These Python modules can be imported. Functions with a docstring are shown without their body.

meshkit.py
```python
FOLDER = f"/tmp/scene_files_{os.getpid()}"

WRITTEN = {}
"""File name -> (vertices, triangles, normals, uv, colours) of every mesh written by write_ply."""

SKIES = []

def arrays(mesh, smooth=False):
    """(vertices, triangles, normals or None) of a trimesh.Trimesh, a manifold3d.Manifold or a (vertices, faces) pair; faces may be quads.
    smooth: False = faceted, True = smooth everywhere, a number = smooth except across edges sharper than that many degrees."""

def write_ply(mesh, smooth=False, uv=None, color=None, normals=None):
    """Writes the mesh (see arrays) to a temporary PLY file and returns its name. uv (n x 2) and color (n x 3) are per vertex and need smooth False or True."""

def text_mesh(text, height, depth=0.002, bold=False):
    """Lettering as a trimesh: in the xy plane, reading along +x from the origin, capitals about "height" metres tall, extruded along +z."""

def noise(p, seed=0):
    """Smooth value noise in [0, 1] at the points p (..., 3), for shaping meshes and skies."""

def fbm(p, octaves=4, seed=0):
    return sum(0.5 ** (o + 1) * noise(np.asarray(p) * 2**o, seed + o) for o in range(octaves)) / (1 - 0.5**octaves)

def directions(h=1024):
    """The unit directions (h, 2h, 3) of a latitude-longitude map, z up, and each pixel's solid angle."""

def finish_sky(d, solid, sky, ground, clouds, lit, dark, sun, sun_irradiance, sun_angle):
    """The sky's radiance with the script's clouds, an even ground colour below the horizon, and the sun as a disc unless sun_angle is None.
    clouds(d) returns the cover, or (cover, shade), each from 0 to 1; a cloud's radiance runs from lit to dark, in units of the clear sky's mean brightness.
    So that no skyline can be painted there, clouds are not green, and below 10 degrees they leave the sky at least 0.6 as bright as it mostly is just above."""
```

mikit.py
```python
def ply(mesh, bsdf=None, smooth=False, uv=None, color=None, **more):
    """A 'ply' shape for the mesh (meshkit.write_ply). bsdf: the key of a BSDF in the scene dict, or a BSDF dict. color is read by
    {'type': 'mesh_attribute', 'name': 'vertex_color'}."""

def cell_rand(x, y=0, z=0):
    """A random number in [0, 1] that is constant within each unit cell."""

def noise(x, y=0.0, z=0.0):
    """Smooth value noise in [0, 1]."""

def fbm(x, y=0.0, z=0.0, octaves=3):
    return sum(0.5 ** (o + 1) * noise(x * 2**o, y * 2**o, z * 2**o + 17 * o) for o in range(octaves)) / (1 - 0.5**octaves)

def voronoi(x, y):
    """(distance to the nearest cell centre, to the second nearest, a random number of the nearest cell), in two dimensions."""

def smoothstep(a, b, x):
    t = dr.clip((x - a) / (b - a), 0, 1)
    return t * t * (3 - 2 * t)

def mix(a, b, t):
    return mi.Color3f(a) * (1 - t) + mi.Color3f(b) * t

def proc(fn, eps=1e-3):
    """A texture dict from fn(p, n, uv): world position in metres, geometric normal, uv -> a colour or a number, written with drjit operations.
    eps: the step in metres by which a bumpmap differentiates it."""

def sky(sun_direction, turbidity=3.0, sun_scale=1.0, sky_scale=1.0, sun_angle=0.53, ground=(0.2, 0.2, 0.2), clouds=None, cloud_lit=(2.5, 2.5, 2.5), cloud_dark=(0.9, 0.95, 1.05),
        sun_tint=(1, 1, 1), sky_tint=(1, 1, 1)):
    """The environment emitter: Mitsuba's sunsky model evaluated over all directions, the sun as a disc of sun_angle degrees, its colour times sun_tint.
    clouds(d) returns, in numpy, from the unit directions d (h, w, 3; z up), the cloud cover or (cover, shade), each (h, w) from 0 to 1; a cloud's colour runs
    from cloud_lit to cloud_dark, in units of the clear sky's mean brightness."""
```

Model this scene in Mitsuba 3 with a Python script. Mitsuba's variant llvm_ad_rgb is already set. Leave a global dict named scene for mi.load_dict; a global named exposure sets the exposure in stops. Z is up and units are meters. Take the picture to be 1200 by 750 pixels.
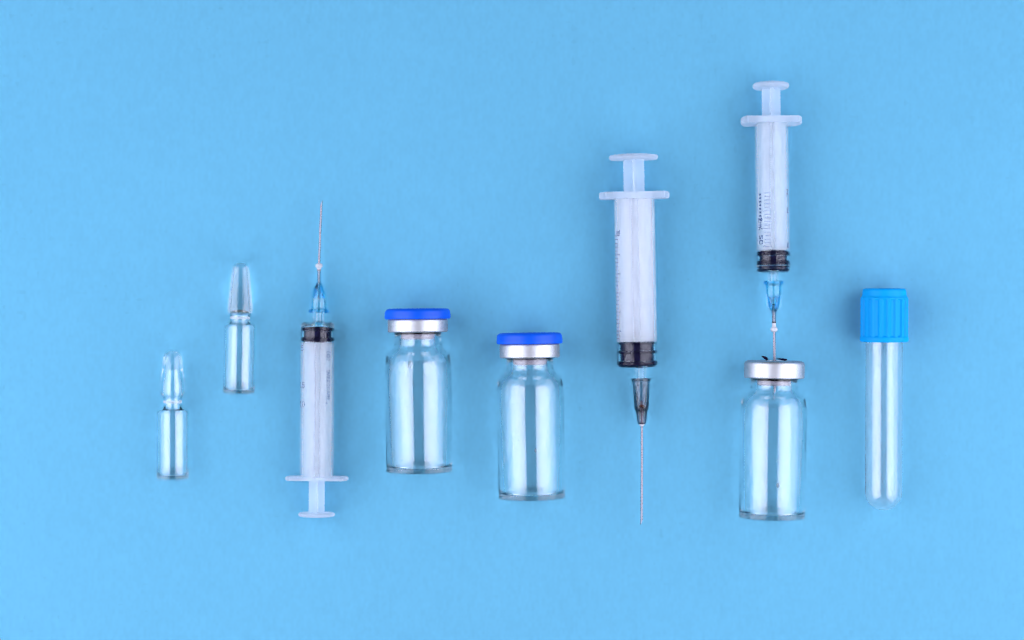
import math
import numpy as np
import trimesh
import mitsuba as mi
import drjit as dr
import mikit
import meshkit
from mikit import noise, fbm, smoothstep, mix

T = mi.ScalarTransform4f
rng = np.random.default_rng(7)
scene, labels = {"type": "scene"}, {}

# ------------------------------------------------------------------ camera, lamps, exposure
DIST = 0.75                      # the camera hangs straight above the paper, metres
HALF = 0.18                      # half the width of paper in view
exposure = 0.05
scene["camera"] = {
    "type": "perspective", "fov": math.degrees(2 * math.atan(HALF / DIST)), "fov_axis": "x",
    "near_clip": 0.05, "far_clip": 20.0,
    "to_world": T().look_at(origin=[0, 0, DIST], target=[0, 0, 0], up=[0, 1, 0]),
}
# two big studio softboxes, one on each side of the table: (sign, top edge x z, bottom edge x z, radiance)
LAMPS = [(-1, (0.25, 0.72), (0.56, 0.03), 2.38), (1, (0.26, 0.72), (0.56, 0.03), 2.38)]
LAMP_Y = (-0.55, 0.36)
AMBIENT_FILL = 0.08                      # even ambient fill from all round, lifts the shadows


GAP = 0.22                       # mm of air under a thing: more than the renderer's ray offset


# ------------------------------------------------------------------ helpers
def tag(key, label=None, cat=None, group=None, kind=None):
    labels[key] = {k: v for k, v in (("label", label), ("category", cat), ("group", group), ("kind", kind)) if v}


def numbered(key):
    if key not in scene:
        return key
    n = 1
    while f"{key}_{n:03d}" in scene:
        n += 1
    return f"{key}_{n:03d}"


def put(key, mesh, bsdf, smooth=30, **more):
    key = numbered(key)
    scene[key] = mikit.ply(mesh, bsdf, smooth=smooth, **more)
    return key


def clean(v, f):
    m = trimesh.Trimesh(np.asarray(v, float), np.asarray(f), process=False)
    m.merge_vertices(digits_vertex=9)
    m.update_faces(m.nondegenerate_faces(height=1e-10))
    m.remove_unreferenced_vertices()
    return m


def lathe(profile, n=96, flip=None):
    """Revolves (r, y) points round the y axis. A closed profile is turned outward side out; an open one keeps its order unless flip."""
    p = np.asarray(profile, float)
    a = np.arange(n) / n * 2 * math.pi
    v = np.stack([p[:, None, 0] * np.sin(a), np.repeat(p[:, 1:2], n, 1), p[:, None, 0] * np.cos(a)], -1).reshape(-1, 3)
    f = []
    for i in range(len(p) - 1):
        j = np.arange(n)
        k = (j + 1) % n
        f.append(np.stack([i * n + j, i * n + k, (i + 1) * n + k], -1))
        f.append(np.stack([i * n + j, (i + 1) * n + k, (i + 1) * n + j], -1))
    m = clean(v, np.vstack(f))
    if flip is None:
        flip = m.volume < 0
    if flip:
        m.invert()
    return m


def rounded(pts, k=6):
    """pts: (r, y) or (r, y, radius): corners with a radius are replaced by a curve."""
    out = []
    for i, q in enumerate(pts):
        a = np.array(q[:2], float)
        rad = q[2] if len(q) > 2 else 0
        if not rad or i in (0, len(pts) - 1):
            out.append(a)
            continue
        b, c = np.array(pts[i - 1][:2], float), np.array(pts[i + 1][:2], float)
        lb, lc = np.linalg.norm(b - a), np.linalg.norm(c - a)
        p0, p1 = a + (b - a) * min(rad / lb, 0.49), a + (c - a) * min(rad / lc, 0.49)
        for t in np.linspace(0, 1, k + 1):
            out.append((1 - t) ** 2 * p0 + 2 * t * (1 - t) * a + t * t * p1)
    return np.array(out)


def spline(pts, n=40):
    """A smooth curve through (r, y) points."""
    from scipy.interpolate import PchipInterpolator
    p = np.array(pts, float)
    s = np.concatenate([[0], np.cumsum(np.linalg.norm(np.diff(p, axis=0), axis=1))])
    t = np.linspace(0, s[-1], n)
    return np.stack([PchipInterpolator(s, p[:, 0])(t), PchipInterpolator(s, p[:, 1])(t)], -1)


def tube_path(path, rad, n=14, bevel=0.0):
    """A round bar along a path (3-D points); bevel slants its last end like a hypodermic point."""
    path = np.asarray(path, float)
    v, f = [], []
    for i, c in enumerate(path):
        d = path[min(i + 1, len(path) - 1)] - path[max(i - 1, 0)]
        d /= np.linalg.norm(d)
        u = np.cross(d, [0, 0, 1.0])
        u /= np.linalg.norm(u)
        w = np.cross(u, d)
        for a in np.arange(n) / n * 2 * math.pi:
            q = c + rad * (math.cos(a) * u + math.sin(a) * w)
            if i == len(path) - 1 and bevel:
                q = q - d * bevel * (1 - math.cos(a)) * 0.5
            v.append(q)
    for i in range(len(path) - 1):
        for j in range(n):
            k = (j + 1) % n
            f += [[i * n + j, i * n + k, (i + 1) * n + k], [i * n + j, (i + 1) * n + k, (i + 1) * n + j]]
    v += [path[0], np.mean(v[-n:], axis=0)]
    for j in range(n):
        k = (j + 1) % n
        f += [[j, len(v) - 2, k], [(len(path) - 1) * n + k, len(v) - 1, (len(path) - 1) * n + j]]
    m = trimesh.Trimesh(np.array(v), np.array(f), process=False)
    if m.volume < 0:
        m.invert()
    return m


def box(size, at=(0, 0, 0)):
    m = trimesh.creation.box(size)
    m.apply_translation(at)
    return m


def join(ms):
    return trimesh.util.concatenate(list(ms))


def boolean_union(ms):
    return trimesh.boolean.union(list(ms), engine="manifold")


def boolean_cut(a, b):
    return trimesh.boolean.difference([a, b], engine="manifold")


class Frame:
    """Where a thing lies: its axis through photo pixels a (near its lower end) and b (upper end), each at its own height above the paper (mm).
    Local x right, y along the axis, z up; local y is 0 at pixel row a, lengths are given in 'units' of one photo pixel at that height."""

    def __init__(self, a, b, za, zb):
        pa, pb = (np.array([(q[0] - 600) * 0.0003 * (DIST - z / 1000) / DIST, (375 - q[1]) * 0.0003 * (DIST - z / 1000) / DIST, z / 1000]) for q, z in ((a, za), (b, zb)))
        y = pb - pa
        self.u = np.linalg.norm(y) / abs(a[1] - b[1])     # metres per unit
        self.row = a[1]
        y /= np.linalg.norm(y)
        x = np.cross(y, [0, 0, 1.0])
        x /= np.linalg.norm(x)
        self.m = np.eye(4)
        self.m[:3, 0], self.m[:3, 1], self.m[:3, 2], self.m[:3, 3] = x, y, np.cross(x, y), pa

    def y(self, row):
        return (self.row - row)

    def place(self, mesh):
        m = mesh.copy()
        m.apply_scale(self.u)
        m.apply_transform(self.m)
        return m


def wrap(mesh, R, theta, y, turn=0.0):
    """Lays flat lettering (xy plane, centred) on a cylinder of radius R round the y axis, at angle theta from the top."""
    m = mesh.copy()
    v = m.vertices
    c, s = math.cos(turn), math.sin(turn)
    x0, y0 = c * v[:, 0] - s * v[:, 1], s * v[:, 0] + c * v[:, 1]
    th = theta + x0 / R
    r = R + v[:, 2]
    m.vertices = np.stack([r * np.sin(th), y + y0, r * np.cos(th)], -1)
    return m


def text(s, h, depth=0.12, bold=False):
    m = meshkit.text_mesh(s, h, depth, bold)
    m.apply_translation([-m.bounds.mean(0)[0], -m.bounds.mean(0)[1], 0.12])
    return m


def arc_tick(R, t0, t1, y, w, d=0.16, n=7):
    """A thin printed line round a cylinder."""
    v, f = [], []
    for t in np.linspace(t0, t1, n):
        for r, yy in ((R + 0.1, y - w / 2), (R + 0.1 + d, y - w / 2), (R + 0.1 + d, y + w / 2), (R + 0.1, y + w / 2)):
            v.append([r * math.sin(t), yy, r * math.cos(t)])
    for i in range(n - 1):
        for k in range(4):
            a, b, c, e = i * 4 + k, i * 4 + (k + 1) % 4, (i + 1) * 4 + (k + 1) % 4, (i + 1) * 4 + k
            f += [[a, b, c], [a, c, e]]
    f += [[0, 2, 1], [0, 3, 2], [4 * n - 4, 4 * n - 3, 4 * n - 2], [4 * n - 4, 4 * n - 2, 4 * n - 1]]
    m = trimesh.Trimesh(np.array(v), np.array(f), process=False)
    if m.volume < 0:
        m.invert()
    return m


# ------------------------------------------------------------------ materials
def rgb(*c):
    return {"type": "rgb", "value": list(c)}


PAPER = (0.106, 0.345, 0.505)


def paper_colour(p, n, uv):
    grain = fbm(p.x * 800, p.y * 700, 0.0, 3) - 0.5
    cloud = fbm(p.x * 22 + 5, p.y * 22, 3.0, 3) - 0.5
    fibre = noise(p.x * 1100, p.y * 420, 9.0) - 0.5
    k = 1 + 0.075 * grain + 0.04 * cloud + 0.04 * fibre
    speck = smoothstep(0.90, 0.97, noise(p.x * 420, p.y * 420, 4.0)) * smoothstep(0.6, 0.8, noise(p.x * 40, p.y * 40, 8.0))
    return mi.Color3f(*PAPER) * k * (1 - 0.05 * speck)


def paper_height(p, n, uv):
    return 0.6 * fbm(p.x * 1300, p.y * 800, 0.0, 3) + 0.4 * noise(p.x * 300, p.y * 260, 2.0)


scene["mat_paper"] = {"type": "bumpmap", "scale": 0.00006, "arbitrary": mikit.proc(paper_height, 2e-4),
                      "bsdf": {"type": "diffuse", "reflectance": mikit.proc(paper_colour)}}
scene["mat_glass"] = {"type": "dielectric", "int_ior": 1.5, "ext_ior": 1.0}
scene["mat_tube_plastic"] = {"type": "blendbsdf", "weight": 0.035, "a": {"type": "dielectric", "int_ior": 1.5, "ext_ior": 1.0},
                             "b": {"type": "principledthin", "base_color": rgb(0.92, 0.93, 0.97), "roughness": 0.45, "spec_trans": 0.0, "diff_trans": 1.0, "eta": 1.49}}
scene["mat_liquid_in_glass"] = {"type": "dielectric", "int_ior": 1.333, "ext_ior": 1.5}
scene["mat_liquid"] = {"type": "dielectric", "int_ior": 1.333, "ext_ior": 1.0}


def milky(weight, alpha, colour=(0.93, 0.94, 0.96), tint=(0.98, 0.985, 0.99)):
    return {"type": "blendbsdf", "weight": weight,
            "a": {"type": "roughdielectric", "alpha": alpha, "int_ior": 1.38, "ext_ior": 1.0, "specular_transmittance": rgb(*tint)},
            "b": {"type": "principledthin", "base_color": rgb(*colour), "roughness": 0.45, "spec_trans": 0.0, "diff_trans": 1.0, "eta": 1.49}}


scene["mat_barrel"] = {"type": "dielectric", "int_ior": 1.33, "ext_ior": 1.0}
scene["mat_bore"] = milky(0.40, 0.25, (0.88, 0.94, 0.99))
scene["mat_bore_milky"] = milky(0.62, 0.30, (0.92, 0.95, 0.99))
scene["mat_plunger"] = milky(0.42, 0.22, (0.80, 0.87, 0.95))
scene["mat_hub"] = {"type": "dielectric", "int_ior": 1.42, "ext_ior": 1.0}
HUB_INSIDE = {"blue": {"type": "homogeneous", "albedo": 0.0, "sigma_t": rgb(0.84, 0.15, 0.016), "scale": 950.0},       # clear dyed plastic: it only absorbs
              "grey": {"type": "homogeneous", "albedo": 0.0, "sigma_t": rgb(0.84, 0.86, 0.80), "scale": 850.0}}
scene["mat_rubber_black"] = {"type": "principled", "base_color": rgb(0.002, 0.002, 0.02), "roughness": 0.5, "specular": 0.06}
scene["mat_rubber_grey"] = {"type": "principled", "base_color": rgb(0.22, 0.22, 0.27), "roughness": 0.5, "specular": 0.4}


def brushed(p, n, uv):
    return 0.19 + 0.08 * noise(p.x * 2600, p.y * 2600, p.z * 2600)


scene["mat_aluminium"] = {"type": "roughconductor", "material": "Al", "alpha": mikit.proc(brushed), "distribution": "ggx", "specular_reflectance": rgb(0.60, 0.63, 0.665)}
scene["mat_steel"] = {"type": "roughconductor", "material": "Cr", "alpha": 0.28, "specular_reflectance": rgb(0.40, 0.395, 0.43)}
scene["mat_disc_blue"] = {"type": "principled", "base_color": rgb(0.001, 0.075, 0.56), "roughness": 0.36, "specular": 0.25}
scene["mat_cap_blue"] = {"type": "principled", "base_color": rgb(0.001, 0.275, 0.66), "roughness": 0.45, "specular": 0.1}
scene["mat_bead"] = {"type": "principled", "base_color": rgb(0.42, 0.45, 0.49), "roughness": 0.5}
scene["mat_print"] = {"type": "diffuse", "reflectance": rgb(0.07, 0.10, 0.20)}
scene["mat_print_thin"] = {"type": "diffuse", "reflectance": rgb(0.17, 0.23, 0.36)}
scene["mat_rust"] = {"type": "principled", "base_color": rgb(0.20, 0.055, 0.02), "roughness": 0.6}
def softbox_glow(p, n, uv):
    """The lamp behind the cloth: brighter towards the middle of the softbox."""
    a, b = (uv.x - 0.5) / 0.30, (uv.y - 0.5) / 0.40
    k = 0.62 + 0.88 * dr.exp(-0.5 * (a * a + b * b))
    return mi.Color3f(0.97, 0.95, 1.10) * LAMP_L * k


LAMP_L = LAMPS[0][3]
scene["mat_softbox_cloth"] = {"type": "twosided", "b": {"type": "diffuse", "reflectance": rgb(0.02, 0.02, 0.022)}}

# ------------------------------------------------------------------ setting: the sheet of paper, the ambient fill, the softboxes
scene["paper_ground"] = mikit.ply(([[-1.6, -1.4, 0], [1.6, -1.4, 0], [1.6, 1.4, 0], [-1.6, 1.4, 0]], [[0, 1, 2], [0, 2, 3]]), "mat_paper", uv=[[0, 0], [1, 0], [1, 1], [0, 1]])
tag("paper_ground", "flat sheet of sky blue paper under all the glassware", kind="structure")
scene["ambient_fill"] = {"type": "constant", "radiance": rgb(AMBIENT_FILL, AMBIENT_FILL, AMBIENT_FILL * 1.05)}  # uniform fill light without a fixture, added to soften the shadows

for sign, (x0, z0), (x1, z1), L in LAMPS:
    t = numbered("softbox__diffuser").split("__")[0] if "softbox__diffuser" not in scene else "softbox_001"
    y0, y1 = LAMP_Y
    uv = [[0, 0], [0, 1], [1, 1], [1, 0]]
    q = [[sign * x0, y0, z0], [sign * x0, y1, z0], [sign * x1, y1, z1], [sign * x1, y0, z1]]
    n = np.cross(np.subtract(q[1], q[0]), np.subtract(q[2], q[0]))
    if n @ (-np.mean(q, 0)) < 0:
        q, uv = q[::-1], uv[::-1]
        n = -n
    n /= np.linalg.norm(n)
    scene[t + "__diffuser"] = mikit.ply((q, [[0, 1, 2], [0, 2, 3]]), "mat_bead", uv=uv, emitter={"type": "area", "radiance": mikit.proc(softbox_glow)})
    q = np.array(q)
    c = q.mean(0)
    rim, back = q - n * 0.003 + (q - c) * 0.02, c - n * 0.28 + (q - c) * 0.22
    v = np.vstack([rim, back])
    f = [[i, (i + 1) % 4, 4 + (i + 1) % 4, 4 + i] for i in range(4)] + [[4, 5, 6, 7]]
    scene[t + "__shell"] = mikit.ply((v, f), "mat_softbox_cloth")
    tag(t, f"large studio softbox lamp standing to the {'left' if sign < 0 else 'right'} of the blue paper", "softbox", "studio softboxes")


# ------------------------------------------------------------------ glass vials
def vial(key, label, a, b, R, rows, disc, wall=5.2, drops=()):
    """rows: pixel rows of bottom, body top, neck top (under the crimp), crimp bottom, crimp top, disc top."""
    bot, body, crimp_lo, crimp_hi, disc_hi = rows
    fr = Frame(a, b, R * 0.3 * 0.985 + GAP, R * 0.3 * 0.985 + GAP)
    Y = fr.y
    yb, ys, yc, yt = Y(bot), Y(body), Y(crimp_lo), Y(crimp_hi)
    rn = 26.5
    outer = [(0, yb + 2.2), (R - 9, yb + 1.2, 3), (R - 4.5, yb, 1.5), (R, yb, 2.2), (R, yb + 16), (R, ys - 12, 9), (R - 1.5, ys + 4, 9), (rn + 1.5, ys + 10.5, 5), (rn, yc - 4, 4), (rn + 2, yc + 1.5, 1), (33.0, yc + 2.5, 2), (33.0, yt - 6.5, 1.5)]
    ri = R - wall
    inner = [(19.5, yt - 6.5), (19.5, yc - 3, 3), (20.5, ys + 8, 6), (ri - 1, ys - 1, 10), (ri + 0.9, ys - 26, 14), (ri + 0.6, yb + 95, 12), (ri - 0.6, yb + 60, 14), (ri - 1.4, yb + 30, 12), (ri - 2.2, yb + 5.0, 6), (0, yb + 6.2)]
    g = lathe(np.vstack([rounded(outer, 8), rounded(inner, 8)]), 128)
    # hand-made look: the moulded wall is never perfectly even
    put(key + "__bottle", fr.place(g), "mat_glass", 40)
    top = yt if disc else yt
    crimp = rounded([(27.2, yc + 0.4), (33.5, yc, 1.5), (35.2, yc + 1.2, 1.4), (35.2, top - 2.5, 3.0), (31.5, top, 2.5), (12.0, top), (12.0, top - 1.0), (32.5, top - 1.2, 2), (33.6, top - 3, 2), (33.6, yc + 1.2, 0.6), (27.2, yc + 1.2), (27.2, yc + 0.4)], 6)
    put(key + "__crimp_cap", fr.place(lathe(crimp, 128)), "mat_aluminium", 35)
    st = rounded([(0, yc - 8.5 + 3), (13, yc - 8.5 + 3), (13.5, yc - 8.5, 0.6), (18.0, yc - 8.5, 1.5), (19.2, yc - 5, 1), (19.2, yt - 6.2), (32.4, yt - 6.2, 0.8), (32.4, yt - 1.4, 0.8), (0, yt - 1.4)], 5)
    put(key + "__stopper", fr.place(lathe(st, 96)), "mat_rubber_grey", 35)
    if disc:
        yd = Y(disc_hi)
        d = rounded([(0, yt + 0.35), (33, yt + 0.35, 0.4), (33.4, yt - 1.6, 0.4), (38.2, yt - 1.9, 1.0), (38.8, yt + 0.8, 1.5), (37.8, yd - 2.2, 2.5), (34.5, yd, 3), (20, yd, 1), (18.5, yd - 0.8, 1), (0, yd - 0.8)], 6)
        k = put(key + "__flip_off_disc", fr.place(lathe(d, 128)), "mat_disc_blue", 35)
    for (px, py, size, e) in drops:
        x, y = px - (a[0] + (b[0] - a[0]) * (a[1] - py) / (a[1] - b[1])), Y(py)
        zin = math.sqrt(max((ri - 0.5) ** 2 - x * x, 1))
        s = trimesh.creation.icosphere(subdivisions=3, radius=1)
        v = s.vertices
        s.vertices = v * (1 + 0.35 * (meshkit.noise(v * 1.7 + [px, py, 0]) - 0.5)[:, None]) * [size, size * e, size * 0.22] + [x, y, zin]
        put(key + ("__droplet" if e < 1.55 else "__residue_speck"), fr.place(s), "mat_liquid" if e < 1.55 else "mat_plunger", True)
    tag(key, label, "vial", "glass medicine vials")
    return fr, (yc, yt)


vial("glass_vial", "clear empty glass vial with blue flip-off cap, beside the needle-up syringe", (491.3, 553), (489.3, 361), 38.6, (553, 418, 389.5, 372, 361.5), True,
     drops=((483, 427, 3.2, 1.5), (470, 416, 2.0, 0.8), (492, 431, 1.6, 0.7)))
vial("glass_vial_001", "lower clear empty glass vial with blue flip-off cap, beside the grey-hubbed syringe", (623.3, 584), (620.4, 390), 38.9, (584, 446, 419.5, 401, 389.8), True,
     drops=((627, 526, 1.0, 2.6), (608, 530, 0.7, 0.9), (598, 456, 0.8, 1.1)))
VIAL3 = vial("glass_vial_002", "clear glass vial with bare silver cap and a needle stuck through it", (904.6, 607), (907.6, 423), 38.4, (607, 469, 443.5, 422.5, 0), False,
             drops=((905.5, 538, 0.9, 2.0), (907.5, 566, 1.8, 1.6)))

# torn black rubber shreds standing on the silver cap where the disc was pulled off
fr3, (yc3, yt3) = VIAL3
for (x0, y0, x1, y1, z, w) in ((-15.5, 4.6, -8.5, 1.8, 5.0, 1.7), (1.0, 2.2, 13.5, 1.6, 6.5, 1.0)):
    pts = []
    for s, (ww) in ((0.0, 0.25), (0.35, 0.9), (0.75, 1.0), (1.0, 0.4)):
        c = np.array([x0 + (x1 - x0) * s, yt3 + y0 + (y1 - y0) * s, z + 1.5 * s])
        for dy, dz in ((-w, -0.7), (w, -0.7), (w, 0.7), (-w, 0.7)):
            pts.append(c + np.array([0, dy * ww, dz * 2 * ww]))
    pts.append(np.array([x1 - 1, yt3 - 0.2, z]))
    put("glass_vial_002__torn_rubber_shred", fr3.place(trimesh.convex.convex_hull(np.array(pts))), "mat_rubber_black", False)


# ------------------------------------------------------------------ syringes
def hub_blue(d, base, rim_r, tip, nose_end, r0, r1, plug):
    """A hollow clear needle hub with four fins. base: unit distance of its open end, tip: where the cone closes, nose_end: where the thin nose ends,
    plug: how far the barrel's nozzle reaches into it."""
    outer = [(7.0, base), (rim_r, base, 0.8), (rim_r, base + 3.4, 0.8), (r0, base + 4.2, 0.6), (r1 + 0.6, tip - 12, 4), (r1 - 0.6, tip - 5, 4), (2.9, tip, 2), (2.3, nose_end)]
    inner = [(0.0, nose_end), (0.0, tip - 8), (1.4, tip - 8), (4.2, plug + 3.5, 1.5), (6.3, plug + 1.0, 1), (7.0, base)]
    body = lathe(np.vstack([rounded(outer, 5), rounded(inner, 5), [[7.0, base]]]), 64)
    from shapely.geometry import Polygon as Poly
    fin = Poly([(2.2, tip + 1.5), (3.4, tip + 0.5), (r0 + 0.4, tip - 7), (r0 + 0.4, tip - 19), (r1 + 1.0, tip - 20), (r1 - 0.2, tip - 12), (r1 - 1.6, tip - 5)])
    fin = trimesh.creation.extrude_polygon(fin, 1.5)
    fin.apply_translation([0, 0, -0.75])
    fins = []
    for k in range(4):
        f = fin.copy()
        f.apply_transform(trimesh.transformations.rotation_matrix(k * math.pi / 2 + 0.22, [0, 1, 0]))
        fins.append(f)
    return boolean_union([body] + fins)


def syringe(key, label, d, a, b, za, zb, front, R, wall, flange, fw, ft, thumb, tr, tt, rod_r, gasket, nozzle, hub, needle, barrel_mat, marks, hub_kind, stop_cone=2.0, ecc=0.0):
    """d = +1: needle towards the top of the photo. All rows are pixel rows; local distances run from the barrel's front towards the needle."""
    fr = Frame(a, b, za, zb)
    q = lambda row: fr.y(row)                        # local y of a pixel row
    y0 = q(front)
    t = lambda row: (q(row) - y0) * d                # distance ahead of the front, in units
    put_ = lambda part, mesh, mat, sm=35, **more: put(f"{key}__{part}", fr.place(mesh), mat, sm, **more)
    along = lambda prof: np.asarray(prof) * [1, d] + [0, y0]
    ri = R - wall
    tf = t(flange)
    nz, nr = nozzle
    outer = [(nr - 3.0, t(nz)), (nr - 0.6, t(nz), 0.8), (nr, 0.6, 0.8), (R - 2.5, 0, 1.0), (R, -2.6, 1.6), (R, tf)]
    inner = [(ri, tf), (ri, -3.4 - stop_cone, 1.2), (nr - 3.0, -2.2, 1.0), (nr - 3.0, t(nz))]
    # the barrel's polished outside and its hazier bore are the two faces of one wall
    g1 = t(gasket[1])
    cut = [p for p in rounded(inner, 5)]
    cut = [cut[0], np.array([ri, g1 - 0.8])], [np.array([ri, g1 - 0.8])] + cut[1:]
    outside = join([lathe(along(rounded(outer, 5)), 112, False), lathe(along(np.array(cut[1])), 112, False)])
    bore = lathe(along(np.vstack([[(R, tf)], cut[0]])), 112, False)
    v = outside.vertices                              # the nozzle may stand off the barrel's axis
    ahead = ((v[:, 1] - y0) * d > -2.6) & (np.hypot(v[:, 0], v[:, 2]) < nr + 0.8)
    outside.vertices = v + np.where(ahead, ecc, 0.0)[:, None] * [1.0, 0, 0]
    if join([outside, bore]).volume < 0:
        outside.invert()
        bore.invert()
    put_("barrel", outside, "mat_barrel", 30)
    put_("barrel__bore", bore, barrel_mat, 30)
    # finger flange: a flattened disc round the barrel's open end
    import shapely
    from shapely.geometry import Point, box as sbox
    disc = Point(0, 0).buffer(fw, 64).intersection(sbox(-fw, -R * 0.98, fw, R * 0.98)).buffer(-3).buffer(3, 8)
    plate = trimesh.creation.extrude_polygon(disc.difference(Point(0, 0).buffer(ri, 48)), ft - 2)
    big = trimesh.creation.extrude_polygon(disc.buffer(-1.0).difference(Point(0, 0).buffer(ri, 48)), ft)
    big.apply_translation([0, 0, -1])
    plate = boolean_union([plate, big])
    plate.apply_transform(trimesh.transformations.rotation_matrix(-math.pi / 2, [1, 0, 0]))   # z -> y
    plate.apply_translation([0, (y0 + d * tf) - (0 if d < 0 else ft) + (1 if True else 0), 0])
    put_("finger_flange", plate, "mat_plunger", 30)
    # plunger rod: four ribs in a cross, two discs, thumb rest
    g0, g1 = t(gasket[0]), t(gasket[1])              # front and back of the rubber gasket
    tb = t(thumb)
    Lr = g1 - tb
    yc = y0 + d * (g1 + tb) / 2
    rod = boolean_union([box((rod_r * 2, Lr, 2.6), (0, yc, 0)), box((2.6, Lr, rod_r * 2), (0, yc, 0)),
                         lathe(along(rounded([(0, g1 - 1.2), (ri - 1.2, g1 - 1.2, .5), (ri - 1.2, g1 - 3.8, .5), (0, g1 - 3.8)], 3)), 64)])
    put_("plunger_rod", rod, "mat_plunger", 25)
    rest = rounded([(0, tb), (tr - 2, tb, 1.0), (tr, tb - tt * 0.35, 1.6), (tr - 1.0, tb - tt * 0.8, 1.6), (tr * 0.6, tb - tt, 2), (0, tb - tt)], 5)
    put_("thumb_rest", lathe(along(rest), 80), "mat_plunger", 35)
    # rubber gasket, its ribs pressed into the barrel's wall
    ribs = gasket[2]
    cone = min(1.0, stop_cone / 2)
    prof = [(0, g0 + 3.0 * cone), (ri * 0.55, g0 + 1.8 * cone, 2), (ri - 1.2, g0 - 0.2, 1.0)]
    for (r0, r1) in ribs:
        h, l = t(r0), t(r1)
        h, l = max(h, l), min(h, l)
        prof += [(ri - 1.3, h + 0.2), (ri + 0.3, h - 0.4, 0.3), (ri + 0.3, l + 0.4, 0.3), (ri - 1.3, l - 0.2)]
    prof += [(ri - 1.4, g1), (0, g1)]
    put_("gasket", lathe(along(rounded(prof, 4)), 96), "mat_rubber_black", 30)
    # hub, glue bead, needle
    hb = hub(t)
    if isinstance(hb, trimesh.Trimesh):
        hb.vertices = hb.vertices * [1, d, 1] + [0, y0, 0]
        if d < 0:
            hb.invert()
    else:
        hb = lathe(hb * [1, d] + [0, y0], 64)
    hb.apply_translation([ecc, 0, 0])
    put_("needle_hub", hb, "mat_hub", 35, interior=HUB_INSIDE[hub_kind])
    n_lo, n_hi, bead, nrad, path = needle
    bead = [(r, t(row)) for r, row in bead]
    bd = lathe(along(spline(bead, 24)), 40)
    bd.apply_translation([ecc, 0, 0])
    put_("glue_bead", bd, "mat_bead", 40)
    pts = np.array([[x + ecc, y0 + d * t(row), z] for x, row, z in path], float)
    put_("needle", tube_path(pts, nrad, 16, nrad * 5), "mat_steel", 40)
    for part, mesh in marks(R, q):
        put_(part, mesh, "mat_print_thin" if part == "graduation" and R < 22 else "mat_print", False)
    tag(key, label, "syringe", "disposable syringes")
    return fr, t


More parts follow.
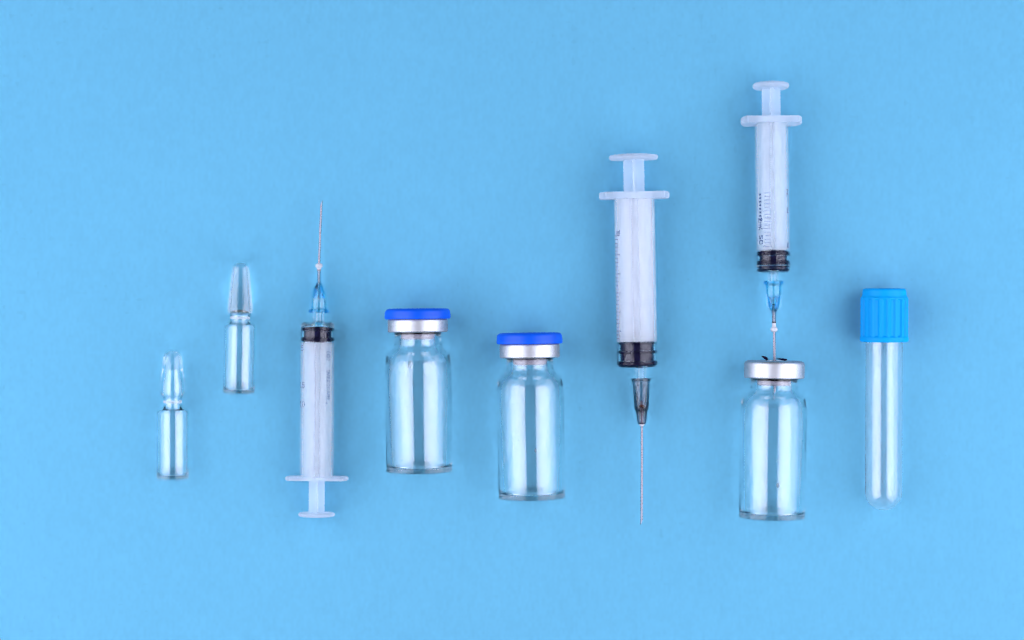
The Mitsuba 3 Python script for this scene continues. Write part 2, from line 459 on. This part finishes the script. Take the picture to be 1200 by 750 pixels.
# the needle-up syringe on the left
def marks1(R, q):
    out = []
    for s, row in ((".5", 408), ("1.5", 451), ("2.0", 473.5)):
        out.append(("printed_number", wrap(text(s, 7.0), R, math.radians(-63), q(row))))
    out.append(("printed_lettering", wrap(text("IMEDICARE", 4.6), R, math.radians(46), q(451), -math.pi / 2)))
    ring = trimesh.creation.annulus(2.1, 2.7, 0.15, sections=24)
    ring.apply_translation([0, 0, 0.2])
    lg = join([ring, text("S", 3.2)])
    par = [join([text("(", 6)])]
    out.append(("printed_emblem", join([wrap(lg, R, math.radians(46), q(417)), wrap(text(")", 5), R, math.radians(46), q(421.5), -math.pi / 2), wrap(text("(", 5), R, math.radians(46), q(412.5), -math.pi / 2)])))
    out.append(("printed_dot", wrap(text(".", 8, bold=True), R, math.radians(40), q(472))))
    return out


def hub1(t):
    return hub_blue(1, t(366.5), 11.6, t(332.5), t(316), 8.9, 6.2, t(350))


syringe("syringe", "syringe lying needle up with pale blue hub, printed lettering on its barrel", 1, (371.0, 603), (372.4, 340), 6.55, 5.9,
        front=377.5, R=19.5, wall=2.9, flange=558.5, fw=37, ft=4.2, thumb=600.5, tr=21.8, tt=5.5, rod_r=9.2,
        gasket=(383.4, 400.5, ((384.0, 388.2), (395.2, 400.0))), nozzle=(350, 6.1), hub=hub1,
        needle=(0, 0, [(0, 318), (1.6, 317.5), (2.6, 314.5), (4.2, 312.2), (3.9, 310), (2.2, 308.6), (0, 308.2)], 1.15,
                [(0, 352, 0), (0, 340, 0), (-0.1, 309, 0), (0.6, 290, 0.4), (1.3, 268, 1.0), (2.3, 245, 1.6), (2.6, 234.5, 1.8)]),
        barrel_mat="mat_bore", marks=marks1, hub_kind="blue", ecc=1.3)


# the big syringe, needle down, in the middle
def marks2(R, q):
    out = []
    rows = np.arange(276, 398, 4.45)
    for i, row in enumerate(rows):
        lng = i % 5 == 0
        out.append(("graduation", arc_tick(R, math.radians(-84), math.radians(-52 if lng else -60), q(row), 1.1 if lng else 0.9)))
    out.append(("printed_lettering", wrap(text("ml", 5.0, bold=True), R, math.radians(-58), q(272))))
    return out


def hub2(t):
    o = [(8.6, t(443.4)), (11.4, t(443.4), 0.8), (11.4, t(446.4), 0.8), (10.2, t(447), 0.5), (8.6, t(474), 1), (8.4, t(479), 1), (6.6, t(482.5), 1.5), (5.6, t(493.5), 1), (4.2, t(497.2), .6)]
    i = [(0, t(497.2)), (0, t(495.6)), (2.9, t(495.2), 1), (3.3, t(483), 1), (1.8, t(481.2)), (1.8, t(479.4)), (3.6, t(478.2), 1.0), (5.0, t(474.5), 1.5), (6.9, t(458), 1), (8.6, t(443.4))]
    return np.vstack([rounded(o, 4), rounded(i, 4)])


FR2, T2 = syringe("syringe_001", "large milky syringe lying needle down with smoky grey hub and free needle", -1, (747.0, 443), (742.4, 184), 7.3, 8.6,
        front=429.8, R=23.6, wall=3.4, flange=233.0, fw=41.3, ft=8.0, thumb=187.5, tr=29.2, tt=7.0, rod_r=12.2,
        gasket=(426.4, 400.8, ((422.6, 426.6), (410.4, 414.0), (401.0, 403.2))), nozzle=(455, 6.3), hub=hub2,
        needle=(0, 0, [(0, 496.4), (3.2, 496.8), (2.9, 498.3), (1.9, 499.6), (0, 500)], 1.3,
                [(0, 470, 0), (0, 500, 0), (-0.6, 540, 0.2), (-1.5, 580, 0.5), (-2.5, 616, 0.8)]),
        barrel_mat="mat_bore_milky", marks=marks2, hub_kind="grey", stop_cone=0.5, ecc=4.2)
s = trimesh.creation.icosphere(subdivisions=3, radius=1)
v = s.vertices
s.vertices = v * (1 + 0.6 * (meshkit.noise(v * 2.2 + 3) - 0.5)[:, None]) * [2.9, 1.9, 2.6] + [4.6, FR2.y(476.0), 0]
put("syringe_001__rusty_residue", FR2.place(s), "mat_rust", True)


# the syringe whose needle is stuck in the vial
def marks3(R, q):
    out = []
    rows = np.arange(228.5, 292, 4.15)
    for i, row in enumerate(rows):
        lng = i % 5 == 0
        out.append(("graduation", arc_tick(R, math.radians(-36 if not lng else -42), math.radians(-12), q(row), 0.55)))
        if i < 8:
            out.append(("printed_dash", arc_tick(R, math.radians(-58), math.radians(-49), q(row + 1.2), 2.1)))
    out.append(("printed_lettering", wrap(text("2ml", 6.0, bold=True), R, math.radians(-54), q(264), -math.pi / 2)))
    out.append(("printed_lettering", wrap(text("SC", 6.0, bold=True), R, math.radians(-52), q(282.5), -math.pi / 2)))
    for s, row in (("2", 226.5), ("1", 248), ("0", 289)):
        out.append(("printed_number", wrap(text(s, 6.0, bold=True), R, math.radians(56), q(row))))
    return out


def hub3(t):
    return hub_blue(1, t(330.0), 11.3, t(365.5), t(379), 9.2, 6.8, t(347))


Z3 = 38.4 * 0.3 * 0.985 + GAP
syringe("syringe_002", "syringe lying needle down with pale blue hub, its needle stuck into a vial", -1, (907.6, 423), (903.4, 100), Z3, 6.6,
        front=319.5, R=19.3, wall=2.9, flange=146.0, fw=35.6, ft=8.0, thumb=104.0, tr=21.6, tt=7.5, rod_r=10.8,
        gasket=(313.5, 295.2, ((306.0, 311.6), (295.6, 301.0))), nozzle=(347, 6.1), hub=hub3,
        needle=(0, 0, [(0, 377), (2.2, 377.4), (2.4, 382), (2.5, 383.5), (4.0, 385.0), (4.0, 387), (2.2, 389), (0, 389.6)], 1.4,
                [(0, 350, 0), (0, 390, 0), (0, 430, 0), (-0.2, 466, -0.2)]),
        barrel_mat="mat_bore", marks=marks3, hub_kind="blue", stop_cone=4.0)


# ------------------------------------------------------------------ glass ampoules
def ampoule(key, label, a, b, R, wall, outer_rows, neck_rows, liquid_rows, dome_up, head_wall):
    fr = Frame(a, b, R * 0.3 * 0.985 + GAP, R * 0.3 * 0.985 + GAP)
    Y = fr.y
    outer = spline([(r, Y(row)) for r, row in outer_rows], 90)
    yb = Y(a[1])
    base = rounded([(0, yb + 1.3), (R - 5, yb + 0.4, 2), (R, yb, 2.0), (R, yb + 8)], 6)
    out = np.vstack([base, outer])
    # the inner wall follows the outer one
    inn = []
    for r, y in outer[::-1]:
        inn.append([max(r - wall - head_wall * float(np.interp(y, [Y(neck_rows[1]), Y(neck_rows[1]) + 5, Y(436) if head_wall > 1 else 1e3, (Y(436) if head_wall > 1 else 1e3) + 6], [0, 1, 1, 0.3])) - (0.6 if Y(neck_rows[0]) < y < Y(neck_rows[1]) else 0), 0.0), y if r > 3.5 else y - wall * (1 - r / 3.5)])
    inn = np.array(inn)
    keep = np.concatenate([[True], np.diff(inn[:, 1]) < -1e-6])
    inn = inn[keep]
    lo, hi = Y(liquid_rows[0]), Y(liquid_rows[1])
    wet = (inn[:, 1] > lo) & (inn[:, 1] < hi)
    i0, i1 = np.nonzero(wet)[0][[0, -1]]
    bottom = np.vstack([inn[-1:] + [0, -1e-3], rounded([(R - wall, yb + 12), (R - wall - 0.6, yb + 4.2, 7), (R - 9, yb + 3.8, 2), (0, yb + 4.6)], 6)])
    # glass: closed where it meets air; its wet stretch is the liquid's own surface
    full = np.vstack([out, inn, bottom])
    whole = lathe(full, 96)
    if i0 <= 1:      # liquid right up to the tip
        glass = [lathe(np.vstack([out]), 96, False), lathe(np.vstack([inn[i1:], bottom]), 96, False)]
    else:
        glass = [lathe(out, 96, False), lathe(inn[:i0 + 1], 96, False), lathe(np.vstack([inn[i1:], bottom]), 96, False)]
    g = join(glass)
    n_out = glass[0].face_normals[len(glass[0].faces) // 2] @ (glass[0].triangles_center[len(glass[0].faces) // 2] * [1, 0, 1])
    if n_out < 0:
        g.invert()
    put(key + "__glass_body", fr.place(g), "mat_glass", 45)
    liq = lathe(inn[i0:i1 + 1], 96, False)
    c = len(liq.faces) // 2
    if liq.face_normals[c] @ (liq.triangles_center[c] * [1, 0, 1]) < 0:
        liq.invert()
    lk = put(key + "__liquid", fr.place(liq), "mat_liquid_in_glass", 45)
    caps = []
    for (r, y), s, dome in ((inn[i1], -1, dome_up), (inn[i0], 1, 0.75)):
        if r < 0.2:
            continue
        rr = np.linspace(0, 1, 14)
        m = lathe(np.stack([r * rr, y + s * 0 + dome * r * (1 - rr ** 2) ], -1), 96, False)
        if (m.face_normals[:, 1].mean()) * s < 0:
            m.invert()
        caps.append(m)
    put(lk + "__meniscus", fr.place(join(caps)), "mat_liquid", True)
    # the white scored ring on the neck
    yr0, yr1 = Y(neck_rows[2]), Y(neck_rows[3])
    ro = np.interp((yr0 + yr1) / 2, outer[:, 1], outer[:, 0])
    band = lathe(rounded([(ro + 0.15, yr0), (ro + 0.4, yr0, .1), (ro + 0.4, yr1, .1), (ro + 0.15, yr1), (ro + 0.15, yr0)], 3), 80)
    put(key + "__break_ring", fr.place(band), "mat_bore", 35)
    tag(key, label, "ampoule", "small sealed glass ampoules")


ampoule("glass_ampoule", "smaller lower glass ampoule, leftmost, with a bubble line in its short head", (202.4, 561), (202.2, 412), 18.4, 1.9,
        [(18.4, 550), (18.4, 520), (18.4, 487), (18.2, 483.8), (16.6, 481.6), (12.4, 480), (10.7, 478), (10.4, 474), (10.4, 467), (11.8, 464), (14.6, 460), (15.2, 455), (14.6, 449), (12.8, 439), (11.6, 430), (11.0, 421), (9.6, 415.5), (6.2, 412.4), (0, 411.0)],
        (477, 464, 472.5, 469.0), (434, 400), 1.0, 2.6)
ampoule("glass_ampoule_001", "taller glass ampoule with long greyish head, left of the needle-up syringe", (279.8, 461), (282.3, 308), 18.2, 1.9,
        [(18.2, 450), (18.2, 420), (18.2, 387), (18.0, 383.4), (16.4, 381.2), (12.8, 379.6), (11.5, 377.5), (11.2, 374), (11.2, 371), (12.4, 368.5), (14.0, 365), (14.2, 361), (13.4, 350), (12.0, 336), (10.8, 324), (9.9, 316), (8.8, 311.5), (6.0, 308.8), (0, 307.7)],
        (377, 368, 374.0, 371.0), (367, 300), 0.45, 0.9)

# ------------------------------------------------------------------ test tube
fr = Frame((1035.3, 598), (1036.4, 338), 21.4 * 0.3 * 0.985 + GAP, 28.2 * 0.3 * 0.985 + GAP)
Y = fr.y
R, w = 21.4, 2.8
arc = lambda rad, yc: [(rad * math.sin(t), yc - rad * math.cos(t)) for t in np.linspace(0, math.pi / 2, 24)]
yc = Y(598) + R
tube = np.vstack([arc(R, yc), [(R, Y(480)), (R, Y(352)), (R - 0.4, Y(350)), (R - w, Y(350)), (R - w, Y(480))], arc(R - w, yc + 0.4)[::-1]])
put("test_tube__tube", fr.place(lathe(tube, 128)), "mat_tube_plastic", 35)
from shapely.geometry import Polygon
ang = np.linspace(0, 2 * math.pi, 480, endpoint=False)
ridge = 26.6 + 0.95 * np.clip(1.6 * np.cos(ang * 18 + 0.35), -1, 1)
sec = Polygon(np.stack([ridge * np.sin(ang), ridge * np.cos(ang)], -1)).difference(Polygon(np.stack([22.0 * np.sin(ang[::4]), 22.0 * np.cos(ang[::4])], -1)))
grip = trimesh.creation.extrude_polygon(sec, Y(349) - Y(394.5))
grip.apply_transform(trimesh.transformations.rotation_matrix(-math.pi / 2, [1, 0, 0]))
grip.apply_translation([0, Y(394.5), 0])
cap = rounded([(22.0, Y(400.3)), (27.4, Y(400.3), 1.2), (28.2, Y(398.5), 1.2), (28.2, Y(394.5), 1.5), (25.0, Y(392.3)), (25.0, Y(352), .8), (27.6, Y(349.5), 1.5), (25.6, Y(346.5), 1.2), (25.0, Y(340), 2), (23.6, Y(338), 1.5), (19, Y(338), .6), (18, Y(340)), (0, Y(340)), (0, Y(347)), (22.0, Y(347)), (22.0, Y(400.3))], 5)
put("test_tube__cap", fr.place(boolean_union([lathe(cap, 144), grip])), "mat_cap_blue", 28)
tag("test_tube", "clear round-bottomed test tube with a ridged bright blue screw cap", "test tube")
